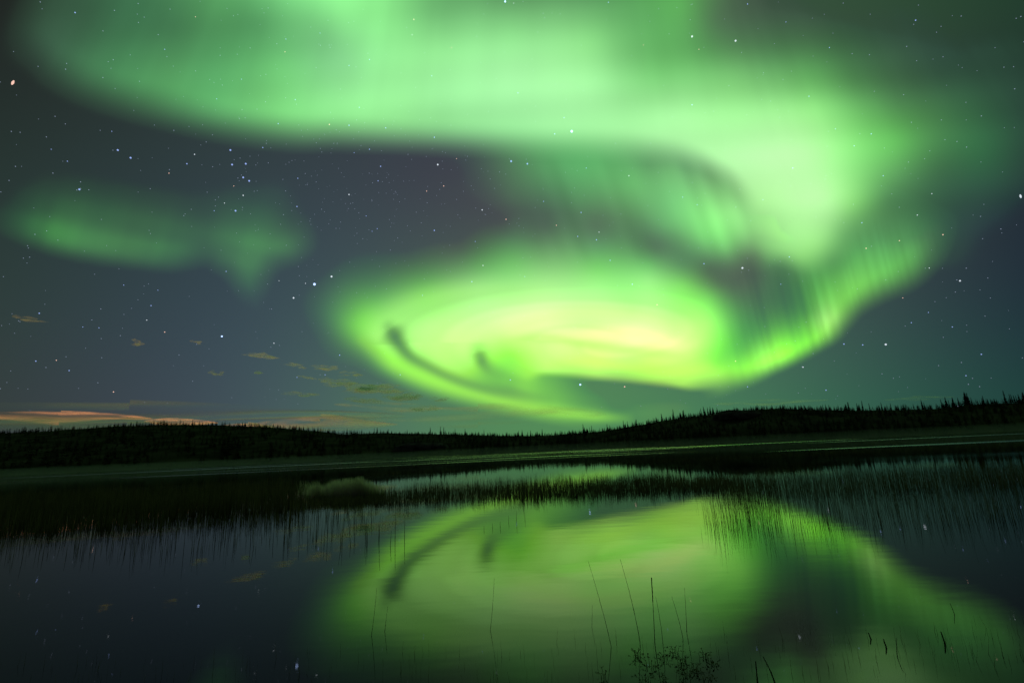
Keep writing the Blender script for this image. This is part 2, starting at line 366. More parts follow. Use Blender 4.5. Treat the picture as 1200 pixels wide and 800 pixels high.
reed_bed('reed_bed', 'open reeds spread over the dark water on the right', [(850, 1260, 44, 70, 9000, .2, .6), (830, 1260, 64, 112, 2600, .15, .5)], m_reed, .006, .07, 3, dens=.36)
reed_bed('reed_bed', 'low reeds in front of the pale reed tuft', [(335, 450, 48, 57, 3000, .1, .26)], m_reed, .010, .06, 9, dens=.2)
reed_bed('pale_reeds', 'small pale reed tuft at the left end of the brown reed strip', [(366, 438, 42.5, 45, 3000, .34, .56)], m_pale, .018, .09, 4, dens=.3)
reed_bed('sedge', 'short sparse sedge poking from the shallow water along the lower edge', [(-60, 1260, 225, 285, 420, .03, .10)], m_reed, .004, .15, 12, 'sedge', dens=.55)
reed_bed('sedge', 'thin line of low dark sedge far out on the lake', [(350, 1260, 9, 14.5, 6000, .1, .22), (430, 1260, 18.5, 23, 6000, .08, .18)], m_reed, .02, .05, 7, 'sedge', dens=.3)

m_marsh = blade_material('marsh_grass', (.07, .07, .03), (.16, .14, .07), .3)
marsh()
def stem_mesh(name, path, r0, r1, mat, parent=None, k=5):
    path = np.array(path, float); V, F = [], []
    for i, p in enumerate(path):
        r = r0 + (r1 - r0) * i / (len(path) - 1)
        for j in range(k):
            a = 2 * math.pi * j / k; V.append((p[0] + r * math.cos(a), p[1] + r * math.sin(a), p[2]))
    for i in range(len(path) - 1):
        for j in range(k): F.append((i * k + j, i * k + (j + 1) % k, (i + 1) * k + (j + 1) % k, (i + 1) * k + j))
    F.append(tuple(range(k))[::-1]); F.append(tuple(range((len(path) - 1) * k, len(path) * k)))
    return mesh(name, V, F, mat, parent)
def stem(foot, tip, label, group=None, r=.004, bend=.0, mat=None, name='reed_stem', joint=False):
    """a single stem from its foot on the water at a photograph pixel up to where its tip shows"""
    f = at(*[np.float64(v) for v in foot]); d = dirs(*[np.float64(v) for v in tip])
    t = f[1] / d[1]; e = np.array([0, 0, EYE]) + d * t
    dx, dz = e[0] - f[0], e[2]
    path = [(dx * u + bend * math.sin(math.pi * u), .04 * u * u, -.15 + (dz + .15) * u) for u in np.linspace(0, 1, 8)]
    root = bpy.data.objects.new(name, None); root.location = f; COL.objects.link(root); root.empty_display_size = .05
    stem_mesh('stalk', path, r, r * .35, mat or m_stem, root)
    if joint:
        p = np.array(path[-1]); q = np.array(path[-3])
        stem_mesh('seed_head', [q, q * .6 + p * .4 + (0, 0, 0), p], r * 1.0, r * 1.2, m_reed, root)
    return tag(root, label, 'reed', group)
G1 = 'dark upright reeds left of the swirl reflection'
for fx, fy, tx, ty in ((430, 634, 429, 606), (444, 636, 445, 604), (463, 634, 463, 600), (474, 632, 474, 603), (457, 640, 458, 622), (416, 630, 415, 610), (294, 636, 294, 612), (333, 632, 333, 606), (351, 630, 351, 604), (384, 628, 384, 598), (217, 630, 217, 612), (253, 632, 253, 608), (268, 634, 268, 616), (320, 638, 320, 622)):
    if fx > 400: stem((fx, fy), (tx, ty), 'dark upright reed standing in the water left of the swirl reflection', G1, .006)
    else: stem((fx, fy), (tx, ty), 'dark lone reed in the dim water in front of the left reed bed', 'lone reeds in front of the left reed bed', .006)
G2 = 'short dark reed stubs in the top of the swirl reflection'
for fx, fy, h in ((567, 621, 5), (577, 619, 6), (586, 618, 7), (596, 612, 8), (605, 612, 13), (615, 609, 9)):
    stem((fx, fy), (fx, fy - h), 'short dark reed stub poking out of the bright reflection arc', G2, .006)
stem((720, 757), (690, 658), 'long thin stem leaning left over the green reflection', None, .0026, .01)
stem((752, 752), (728, 656), 'thin stem leaning left just beside the two tallest upright stems', None, .0028, .015)
stem((766, 756), (765, 678), 'tall upright jointed stem in front of the bright reflection', None, .0034, 0, None, 'reed_stem', True)
stem((776, 754), (770, 700), 'short stem close to the right side of the tall jointed stem', None, .0026, .01)
stem((802, 748), (789, 700), 'slender stem leaning left above the leafy bog plants', None, .0026, .01)
stem((803, 742), (804, 690), 'straight slender stem rising out of the leafy bog plants', None, .0026, 0)
stem((432, 744), (440, 690), 'faint thin stem near the left end of the swirl reflection', None, .0026, .01)
stem((449, 740), (453, 712), 'short faint stem beside the left end of the swirl reflection', None, .0026)
stem((571, 738), (579, 678), 'faint thin stem below the second dark hook of the reflection', None, .0022, .008)
stem((691, 735), (695, 710), 'short faint stem to the left of the leaning stems', None, .0022)
stem((890, 805), (889, 777), 'thick dark curved stalk near the lower edge, left one of a pair', None, .008, -.01)
stem((906, 805), (898, 772), 'thick dark bent stalk near the lower edge, right one of a pair', None, .008, .03)
stem((1024, 750), (1022, 743), 'small dark bud floating on the dim green reflection', None, .010, 0, None, 'water_bud')
stem((1041, 760), (1040, 751), 'small dark upright bud right of the floating bud', None, .010, 0, None, 'water_bud')
stem((1056, 770), (1056, 749), 'thin curved stalk beside two dark buds', None, .004, -.03)
stem((1104, 755), (1108, 742), 'dark bent stub with a thick tip in the right hand water', None, .010, .01, None, 'water_bud')
stem((1117, 720), (1118, 708), 'tiny pale bent stub at the right edge of the green reflection', None, .004, .01)

def bog_plant(x, y, n, spread, label, group, seed):
    rng = np.random.default_rng(seed); f = at(np.float64(x), np.float64(y)); V, F = [], []
    sv, sf = [], []
    for i in range(n):
        a = rng.uniform(0, 6.28); h = rng.uniform(.01, .05); l = rng.uniform(.02, spread)
        tip = np.array([math.cos(a) * l, math.sin(a) * l, h]); mid = tip * (.45, .45, .7)
        b = len(sv); w = .0015
        for p in (np.array([0, 0, -.12]), mid, tip): sv += [p - (w, 0, 0), p + (w, 0, 0)]
        sf += [(b, b + 1, b + 3, b + 2), (b + 2, b + 3, b + 5, b + 4)]
        for q in range(rng.integers(2, 5)):
            c = mid + (tip - mid) * rng.random(); d = rng.uniform(0, 6.28); L = rng.uniform(.008, .020); up = rng.uniform(-.2, .7)
            u = np.array([math.cos(d), math.sin(d), up]) * L; s = np.array([-math.sin(d), math.cos(d), 0]) * L * .33
            b2 = len(V); V += [c, c + u * .5 + s + (0, 0, .002), c + u, c + u * .5 - s + (0, 0, .002)]; F.append((b2, b2 + 1, b2 + 2, b2 + 3))
    root = bpy.data.objects.new('bog_plant', None); root.location = f; COL.objects.link(root); root.empty_display_size = .05
    mesh('stems', sv, sf, m_stem, root); mesh('leaves', V, F, m_leaf, root)
    return tag(root, label, 'plant', group)
for i, (x, y) in enumerate([(748, 762), (762, 772), (778, 764), (790, 756), (802, 768), (815, 776), (826, 762), (838, 770), (806, 786), (830, 788), (756, 790), (780, 792)]):
    bog_plant(x, y + 8, 9, .10, 'small leafy bog plant in the clump at the lower edge right of centre', 'bog plants clumped at the lower edge', 60 + i)
bog_plant(708, 793, 5, .05, 'little bog plant with one pale leaf left of the leafy clump', None, 91)
def water_weed():
    rng = np.random.default_rng(5); n = 2600
    x = rng.uniform(-50, 1250, n); y = rng.uniform(690, 860, n)
    keep = vnoise(x / 45 + 3, y / 20) > .5
    p = at(x[keep], y[keep]); hs = rng.uniform(.02, .10, len(p))
    V, F = blades(p, hs, .006, .5, rng); V[:, 2] = V[:, 2] - .16
    return tag(mesh_np('water_weed', V, F, m_leaf), 'dim weed growing under the shallow water along the near shore', 'water weed', None, 'stuff')
water_weed()

# ------------------------------------------------------------------ clouds, low on the horizon
def cloud_material(name, dens, sx, sy, lo, hi, trl=.15, det=4):
    m = bpy.data.materials.new(name); m.use_nodes = True; t = m.node_tree; t.nodes.clear()
    out = N(t, 'ShaderNodeOutputMaterial'); tc = N(t, 'ShaderNodeTexCoord')
    mp = N(t, 'ShaderNodeMapping'); t.links.new(tc.outputs['Object'], mp.inputs[0]); mp.inputs['Scale'].default_value = (sx, 0, sy)
    nz = N(t, 'ShaderNodeTexNoise'); nz.inputs['Scale'].default_value = 1; nz.inputs['Detail'].default_value = det; t.links.new(mp.outputs[0], nz.inputs['Vector'])
    r = N(t, 'ShaderNodeMapRange', interpolation_type='SMOOTHSTEP'); r.inputs[1].default_value = lo; r.inputs[2].default_value = hi; t.links.new(nz.outputs['Fac'], r.inputs[0])
    lw = N(t, 'ShaderNodeLayerWeight'); lw.inputs['Blend'].default_value = .5
    iv = N(t, 'ShaderNodeMath', operation='SUBTRACT'); iv.inputs[0].default_value = 1; t.links.new(lw.outputs['Facing'], iv.inputs[1])
    pw = N(t, 'ShaderNodeMath', operation='POWER'); t.links.new(iv.outputs[0], pw.inputs[0]); pw.inputs[1].default_value = 2.6
    a = N(t, 'ShaderNodeMath', operation='MULTIPLY'); t.links.new(pw.outputs[0], a.inputs[0]); t.links.new(r.outputs[0], a.inputs[1])
    a2 = N(t, 'ShaderNodeMath', operation='MULTIPLY'); a2.inputs[1].default_value = dens; t.links.new(a.outputs[0], a2.inputs[0])
    df = N(t, 'ShaderNodeBsdfDiffuse'); df.inputs[0].default_value = (.85, .85, .85, 1)
    tl = N(t, 'ShaderNodeBsdfRefraction'); tl.inputs['Color'].default_value = (.98, .98, .98, 1); tl.inputs['IOR'].default_value = 1.3; tl.inputs['Roughness'].default_value = .85
    t2 = N(t, 'ShaderNodeBsdfTranslucent'); t2.inputs[0].default_value = (.97, .97, .97, 1); h2 = N(t, 'ShaderNodeMixShader'); h2.inputs[0].default_value = trl
    t.links.new(tl.outputs[0], h2.inputs[1]); t.links.new(t2.outputs[0], h2.inputs[2])
    h = N(t, 'ShaderNodeMixShader'); t.links.new(df.outputs[0], h.inputs[1]); t.links.new(h2.outputs[0], h.inputs[2]); h.inputs[0].default_value = .9
    tr = N(t, 'ShaderNodeBsdfTransparent'); mx = N(t, 'ShaderNodeMixShader')
    t.links.new(a2.outputs[0], mx.inputs[0]); t.links.new(tr.outputs[0], mx.inputs[1]); t.links.new(h.outputs[0], mx.inputs[2])
    t.links.new(mx.outputs[0], out.inputs[0])
    return m
m_cloud = cloud_material('thin_cloud', .34, 2.6, 1.0, .25, .70, 1.0, 1.5)
m_bank = cloud_material('cloud_bank', .9, 2.2, 1.1, .22, .72, .8)
m_peach = cloud_material('peach_cloud', .6, 1.8, .8, .2, .7, .6)
m_veil = cloud_material('cloud_veil', .3, 3.0, .9, .25, .75, 1.0)
m_dull = cloud_material('dull_cloud', .62, 2.5, .8, .25, .7, 1.0)
def cloud(x, y, w, h, label, group=None, dist=9000, mat=None, name='cloud', tilt=0, depth=.16, kind=None, seed=0, strands=1):
    d = dirs(np.float64(x), np.float64(y)); c = np.array([0, 0, EYE]) + d * dist / math.hypot(d[0], d[1])
    az = math.atan2(d[0], d[1]); R = np.linalg.norm(c); sc = R / FPX * (d @ -ROT[:, 2])       # metres per px
    W, H = w / 2 * sc, h / 2 * sc
    V, F = [], []; rg = random.Random(seed * 7 + 3)
    # a streak is one roll of cloud; a cloudlet is a few thin ragged wisps lying side by side
    rolls = [(0, 0, 0, 1, 1)] if strands == 1 else [(rg.uniform(-.62, .62), rg.uniform(-1.5, 1.5), rg.uniform(-.8, .8), rg.uniform(.22, .5), rg.uniform(.30, .62)) for _ in range(strands)]
    nu, nv = (40, 14) if strands == 1 else (24, 8)
    for ox, oy, oz, kw, kh in rolls:
        b0 = len(V); sh = rg.random() * 9
        for j in range(nv + 1):
            q = -math.pi / 2 + math.pi * j / nv
            for i in range(nu):
                a = 2 * math.pi * i / nu
                k = 1 + .5 * (float(vnoise(np.float64(2.2 * math.cos(a) + 11 + seed * 3.7 + sh), np.float64(2.2 * math.sin(a) + 13 + q * .6))) - .5)
                V.append((ox + kw * k * math.cos(a) * math.cos(q), oy * depth + kw * k * depth * math.sin(a) * math.cos(q), oz + kh * math.sin(q) * (1 + .3 * math.cos(3 * a + seed)) + .35 * kw * math.sin(3 * (ox + kw * math.cos(a)) + sh)))
        for j in range(nv):
            for i in range(nu): F.append((b0 + j * nu + i, b0 + j * nu + (i + 1) % nu, b0 + (j + 1) * nu + (i + 1) % nu, b0 + (j + 1) * nu + i))
    o = mesh(name, V, F, mat or m_cloud, None, True)
    o.location = c; o.rotation_mode = 'QUATERNION'
    o.rotation_quaternion = (Matrix.Rotation(-az, 4, 'Z') @ Matrix.Rotation(ROLL * -1 + math.radians(tilt), 4, 'Y')).to_quaternion(); o.scale = (W, W, H)
    return tag(o, label, 'cloud', group, kind)
cloud(70, 490, 175, 11, 'long orange lit cloud streak low over the far left hill', None, 15000, m_bank, 'orange_cloud', -1.5, seed=1)
cloud(208, 496, 80, 8, 'short orange cloud streak just above the middle of the low left hill', None, 15000, m_bank, 'orange_cloud', -1, seed=2)
cloud(290, 500, 60, 7, 'small peach cloud sliver touching the right end of the low left hill', None, 15000, m_bank, 'orange_cloud', -1, seed=3)
cloud(375, 497, 150, 16, 'pale peach cloud above the dip where the left hill meets the ridge', None, 15000, m_peach, 'orange_cloud', -1, seed=4)
cloud(150, 488, 700, 26, 'long dull green cloud bank along the horizon behind the orange streaks', None, 9500, m_dull, 'cloud_bank', -2.5, seed=5)
for i, (x, y, w, h, lab) in enumerate([(305, 417, 44, 6, 'small thin cloud streak topmost of the cloudlets left of the swirl'), (345, 428, 32, 5, 'small cloudlet just right of and under the topmost streak'), (380, 431, 40, 6, 'slim wavy cloudlet nearest the left rim of the swirl'),
        (362, 442, 26, 4, 'faint cloudlet under the slim wavy one'), (400, 449, 50, 8, 'pale green cloudlet at the upper left of the rippled patch'), (440, 456, 80, 10, 'broad rippled cloud patch under the left rim of the swirl'), (470, 465, 60, 8, 'ragged lower right end of the rippled cloud patch'),
        (516, 468, 30, 5, 'small pale cloudlet under the outer arc of the swirl'), (33, 374, 38, 5, 'faint lone cloud streak near the left edge under the aurora patch'), (164, 402, 18, 6, 'tiny faint cloud puff left of the pair of dim cloudlets'), (229, 401, 15, 4, 'tiny faint cloudlet high above the low left hill'), (254, 437, 20, 5, 'faint small cloudlet midway between hill and topmost streak'), (300, 436, 26, 4, 'thin faint wisp under the left end of the topmost streak'), (412, 438, 34, 5, 'short wisp between the slim wavy cloudlet and the left rim of the swirl'), (428, 470, 56, 6, 'flat wisp just under the broad rippled patch'), (352, 462, 46, 5, 'dim long wisp low above the right end of the left hill'), (496, 478, 44, 6, 'ragged wisp low under the outer arc close to the ridge')]):
    cloud(x, y, w, h, lab, None, 7500, m_cloud, 'cloud', -1 + 2 * math.sin(i * 2.3), seed=10 + i, strands=max(5, int(w * h / 28)))
cloud(560, 487, 300, 20, 'wide thin green cloud veil over the ridge under the swirl', None, 14000, m_veil, 'cloud_veil', -1, seed=40)
cloud(470, 478, 150, 9, 'thin green cloud streak between rippled patch and ridge', None, 14000, m_veil, 'cloud_veil', 1, seed=41)
cloud(900, 472, 110, 6, 'faint green cloud streak above the rounded hilltop', None, 14000, m_veil, 'cloud_veil', 0, seed=42)
cloud(1075, 466, 60, 4, 'faint short cloud streak above the high right crest', None, 14000, m_veil, 'cloud_veil', 0, seed=43)

# ------------------------------------------------------------------ stars
def glow(name, col, s):
    m = bpy.data.materials.new(name); m.use_nodes = True; t = m.node_tree; t.nodes.clear()
    out = N(t, 'ShaderNodeOutputMaterial'); e = N(t, 'ShaderNodeEmission'); e.inputs[0].default_value = (*col, 1); e.inputs[1].default_value = s
    t.links.new(e.outputs[0], out.inputs[0]); m.cycles.emission_sampling = 'NONE'; return m
SD = 160000.0
def ball():
    t = (1 + 5 ** .5) / 2
    V = np.array([(-1, t, 0), (1, t, 0), (-1, -t, 0), (1, -t, 0), (0, -1, t), (0, 1, t), (0, -1, -t), (0, 1, -t), (t, 0, -1), (t, 0, 1), (-t, 0, -1), (-t, 0, 1)]) / math.hypot(1, t)
    F = [(0, 11, 5), (0, 5, 1), (0, 1, 7), (0, 7, 10), (0, 10, 11), (1, 5, 9), (5, 11, 4), (11, 10, 2), (10, 7, 6), (7, 1, 8), (3, 9, 4), (3, 4, 2), (3, 2, 6), (3, 6, 8), (3, 8, 9), (4, 9, 5), (2, 4, 11), (6, 2, 10), (8, 6, 7), (9, 8, 1)]
    return V, np.array(F)
BV, BF = ball()
star_mats = {'w': glow('white_starlight', (.8, .9, 1), .9), 'b': glow('blue_starlight', (.36, .5, 1), .95), 'r': glow('reddish_starlight', (1, .62, .5), 1.0), 'B': glow('bright_starlight', (.42, .58, 1), 2.0)}
star_mesh = {}
for k, m in star_mats.items():
    me = bpy.data.meshes.new('star'); me.from_pydata([tuple(v) for v in BV], [], [tuple(int(i) for i in f) for f in BF]); me.materials.append(m); star_mesh[k] = me
def star(x, y, r, k, label, group=None, stretch=None):
    """r: radius in photograph px"""
    d = dirs(np.float64(x), np.float64(y)); o = bpy.data.objects.new('star', star_mesh[k]); COL.objects.link(o)
    o.location = Vector(d * SD); s = r / FPX * SD / 1.0 * float(d @ -ROT[:, 2])
    o.scale = (s, s, s)
    if stretch:
        o.rotation_mode = 'QUATERNION'
        o.rotation_quaternion = (Matrix([list(v) for v in ROT]).to_4x4() @ Matrix.Rotation(math.radians(stretch), 4, 'Z')).to_quaternion(); o.scale = (s * 2.6, s, s)
    return tag(o, label, 'star', group)
SPECIAL = [(670, 154, 1.9, 'B', 'brightest white star at the lower edge of the broad upper aurora band', None), (368.5, 333, 2.0, 'B', 'big blue white star in the gap between the left patch and the swirl', None), (388.5, 324, 1.5, 'w', 'white star just upper right of the big blue white star', None),
           (344, 349, 1.3, 'w', 'white star just lower left of the big blue white star', None), (680, 450.5, 1.5, 'B', 'bright star in the dark gap under the core of the swirl', None), (732, 453, 1.1, 'r', 'reddish star in the dark gap under the core of the swirl', None),
           (15, 97, 1.6, 'r', 'elongated reddish star at the left edge in the dark corner', 62), (1196, 230, 1.2, 'w', 'elongated pale star at the right edge', 105), (1038, 403.5, 1.5, 'w', 'brightest star in the dark sky under the right curtain', None), (260, 394, 1.4, 'B', 'bright blue star alone above the low left hill', None),
           (592, 2, 1.5, 'B', 'bright star at the very top edge of the sky', None), (513, 193, 1.3, 'w', 'white star under the middle of the upper band in the dark gap', None), (599, 189, 1.5, 'b', 'bluish star left one of a close pair under the upper band', None), (618, 192, 1.3, 'b', 'bluish star right one of a close pair under the upper band', None),
           (811, 43, 1.5, 'w', 'pale star at the top left of the dark green corner above the band', None), (862, 48, 1.4, 'w', 'white star in the dim green area at the top right', None), (870, 314, 1.5, 'w', 'white star in the dark notch between lobe and curtain', None), (1125, 329, 1.2, 'w', 'lone star right of the upper end of the curtain', None)]
for x, y, r, k, lab, st in SPECIAL: star(x, y, r * .8, k, lab, None, st)
STARS = {
 'small star seen through the broad upper aurora band': [(193,58),(229,20),(375,39),(335,46),(334,61),(283,93),(346,117),(326,145),(254,116),(386,146),(409,77),(433,70),(485,23),(483,41),(506,89),(602,4),(529,56),(754,53),(713,3),(607,109),(661,138),(650,157),(452,150),(409,147),(421,126),(509,161),(876,5),(921,26),(819,58),(972,56),(811,123),(948,113),(979,151),(1001,171),(1021,157),(929,197),(894,234),(88,15)],
 'small star in the dark gap left of the swirl under the upper band': [(138,176),(153,185),(79,189),(60,175),(93,222),(198,203),(219,192),(228,181),(270,176),(272,193),(288,192),(285,208),(292,212),(274,218),(285,229),(276,247),(251,247),(263,238),(348,242),(349,209),(308,173),(131,154),(265,318),(327,329),(358,332)],
 'small star in the dark gap between the upper band and the swirl': [(535,186),(415,179),(433,175),(446,195),(443,212),(409,228),(429,253),(500,224),(520,218),(687,197),(565,246),(681,249),(637,236),(436,271),(442,268),(509,270),(557,283),(677,277),(699,281),(702,272),(715,305),(593,257),(652,264)],
 'small star in the sky over the low left hill': [(185,340),(177,358),(172,375),(116,384),(97,383),(193,389),(321,402),(81,434),(66,422),(42,423),(46,367),(348,442),(381,439),(133,459),(145,334)],
 'small star shining through the glow of the swirl': [(566,311),(553,330),(495,346),(615,324),(741,333),(770,357),(598,445),(469,439),(398,416)],
 'small star near the rays and the right curtain': [(737,206),(817,240),(800,231),(825,309),(915,333),(862,423),(1054,282),(1015,291),(1010,261),(925,301),(1035,206),(1075,252),(1092,227)],
 'small star in the dark sky right of the curtain': [(876,453),(941,430),(968,457),(989,403),(1011,404),(1058,349),(1068,378),(1088,366),(1105,275),(1116,383),(1150,415),(1132,440),(1089,314),(1073,24)]}
rs = random.Random(8); CLUSTER = {(270, 176), (288, 192), (285, 208), (292, 212), (276, 247), (272, 193), (138, 176), (153, 185), (93, 222)}
for lab, pts in STARS.items():
    for x, y in pts:
        star(x, y, 1.05 if (x, y) in CLUSTER else rs.uniform(.42, .76), 'b' if (x, y) in CLUSTER else rs.choice('wbbbbr'), lab, lab.replace('small star', 'small stars'))
def faint_stars():
    rng = np.random.default_rng(21); n = 1000
    x = rng.uniform(0, 1200, n); y = rng.uniform(0, 490, n) ; m = rng.random(n) < .28
    x = np.where(m, rng.normal(440, 110, n), x); y = np.where(m, rng.normal(225, 60, n), y)
    d = dirs(x, y); r = rng.uniform(.2, .4, n) / FPX * SD
    V = (d[:, None] * SD + BV[None] * r[:, None, None]).reshape(-1, 3); F = (BF[None] + (np.arange(n) * 12)[:, None, None]).reshape(-1, 3)
    return tag(mesh_np('faint_stars', V, F, glow('faint_starlight', (.6, .72, 1), .4)), 'faint star dust scattered over the whole night sky', 'stars', None, 'stuff')
faint_stars()

# ------------------------------------------------------------------ aurora colour fields
# ---------- night sky colour fields, sampled at points of the photograph (px of 1200x800), sRGB 0-255
def tps(pts, sm=0.0):
    P = np.array([p[:2] for p in pts], float) / 400.0
    V = np.array([p[2:] for p in pts], float)
    n = len(P)
    d = np.linalg.norm(P[:, None] - P[None], axis=2)
    K = np.where(d > 0, d * d * np.log(d + 1e-9), 0) + np.eye(n) * sm
    Q = np.hstack([np.ones((n, 1)), P])
    A = np.block([[K, Q], [Q.T, np.zeros((3, 3))]])
    w = np.linalg.solve(A, np.vstack([V, np.zeros((3, V.shape[1]))]))
    def f(x, y):
        q = np.stack([x, y], -1) / 400.0
        out = w[n] + q[..., :1] * w[n + 1] + q[..., 1:] * w[n + 2]
        for i in range(n):
            r2 = ((q - P[i]) ** 2).sum(-1)
            out = out + (0.5 * r2 * np.log(r2 + 1e-12))[..., None] * w[i]
        return out
    return f
def sstep(a, b, t):
    t = np.clip((t - a) / (b - a), 0, 1); return t * t * (3 - 2 * t)
def seg_dist(x, y, poly):
    """distance to a polyline, with the parameter (0..1) of the nearest point and the signed side"""
    best = np.full(x.shape, 1e9); par = np.zeros(x.shape); side = np.zeros(x.shape)
    n = len(poly) - 1
    for i in range(n):
        ax, ay = poly[i][:2]; bx, by = poly[i + 1][:2]
        dx, dy = bx - ax, by - ay
        t = np.clip(((x - ax) * dx + (y - ay) * dy) / (dx * dx + dy * dy), 0, 1)
        d = np.hypot(x - ax - t * dx, y - ay - t * dy)
        m = d < best
        best = np.where(m, d, best); par = np.where(m, i + t, par)
        side = np.where(m, np.sign(dx * (y - ay) - dy * (x - ax)), side)
    return best, par, side
def smooth(poly, k=8):
    P = np.array(poly, float); out = []
    for i in range(len(P) - 1):
        p0 = P[max(i - 1, 0)]; p1 = P[i]; p2 = P[i + 1]; p3 = P[min(i + 2, len(P) - 1)]
        for j in range(k):
            t = j / k
            out.append(0.5 * (2 * p1 + (p2 - p0) * t + (2 * p0 - 5 * p1 + 4 * p2 - p3) * t * t + (3 * p1 - p0 - 3 * p2 + p3) * t ** 3))
    out.append(P[-1]); return np.array(out)
UP = [(0,10,40,66,50),(40,30,50,80,60),(40,70,52,82,62),(60,50,58,94,70),(100,80,68,120,80),(100,20,54,92,66),(150,60,70,130,84),(150,5,60,112,76),(200,30,66,122,80),(200,80,82,150,92),(250,100,94,176,106),(250,3,84,156,94),
 (300,28,84,156,96),(300,110,108,192,114),(330,85,116,206,122),(340,3,122,214,130),(380,40,116,194,124),(400,15,146,246,148),(400,70,132,212,140),(400,110,146,234,148),(450,30,142,236,142),(470,5,132,222,132),(450,90,152,240,152),
 (510,18,118,196,120),(520,60,150,236,148),(520,100,160,244,160),(520,140,150,232,150),(600,0,102,166,104),(600,40,140,222,138),(600,90,168,248,166),(600,140,160,242,160),(690,0,98,164,100),(690,50,140,222,134),(690,100,166,248,162),(690,150,164,244,160),
 (740,60,112,190,110),(760,20,96,172,96),(770,90,122,206,118),(800,5,96,176,92),(790,130,170,252,162),(800,160,178,255,168),(830,60,92,160,92),(840,25,80,118,82),(860,5,74,100,76),(860,100,134,216,126),(870,140,172,255,160),(880,185,188,255,174),
 (900,70,88,146,90),(950,40,66,98,72),(950,90,98,170,96),(950,130,152,238,138),(940,170,184,255,168),(940,220,188,255,170),(970,240,184,255,166),(930,265,176,252,156),(1000,95,82,140,86),(1000,150,130,222,120),(1000,200,144,234,132),(1000,240,138,220,122),
 (1050,60,60,92,72),(1050,120,80,138,86),(1050,165,102,192,98),(1050,200,98,172,100),(1090,150,80,146,86),(1100,200,64,116,78),(1100,90,54,90,68),(1150,180,54,110,72),(1150,60,42,68,54),(1200,20,26,42,32),(1200,120,42,74,54),(1200,200,44,74,60),(1150,240,48,80,70),
 (1040,235,80,140,88),(1080,235,62,112,78),(1060,275,82,152,90),(1110,265,52,92,74),(1150,275,44,66,68),(1200,260,36,52,58),(960,290,150,226,130),(990,275,112,184,106),(890,240,170,240,150),(885,280,130,196,118)]
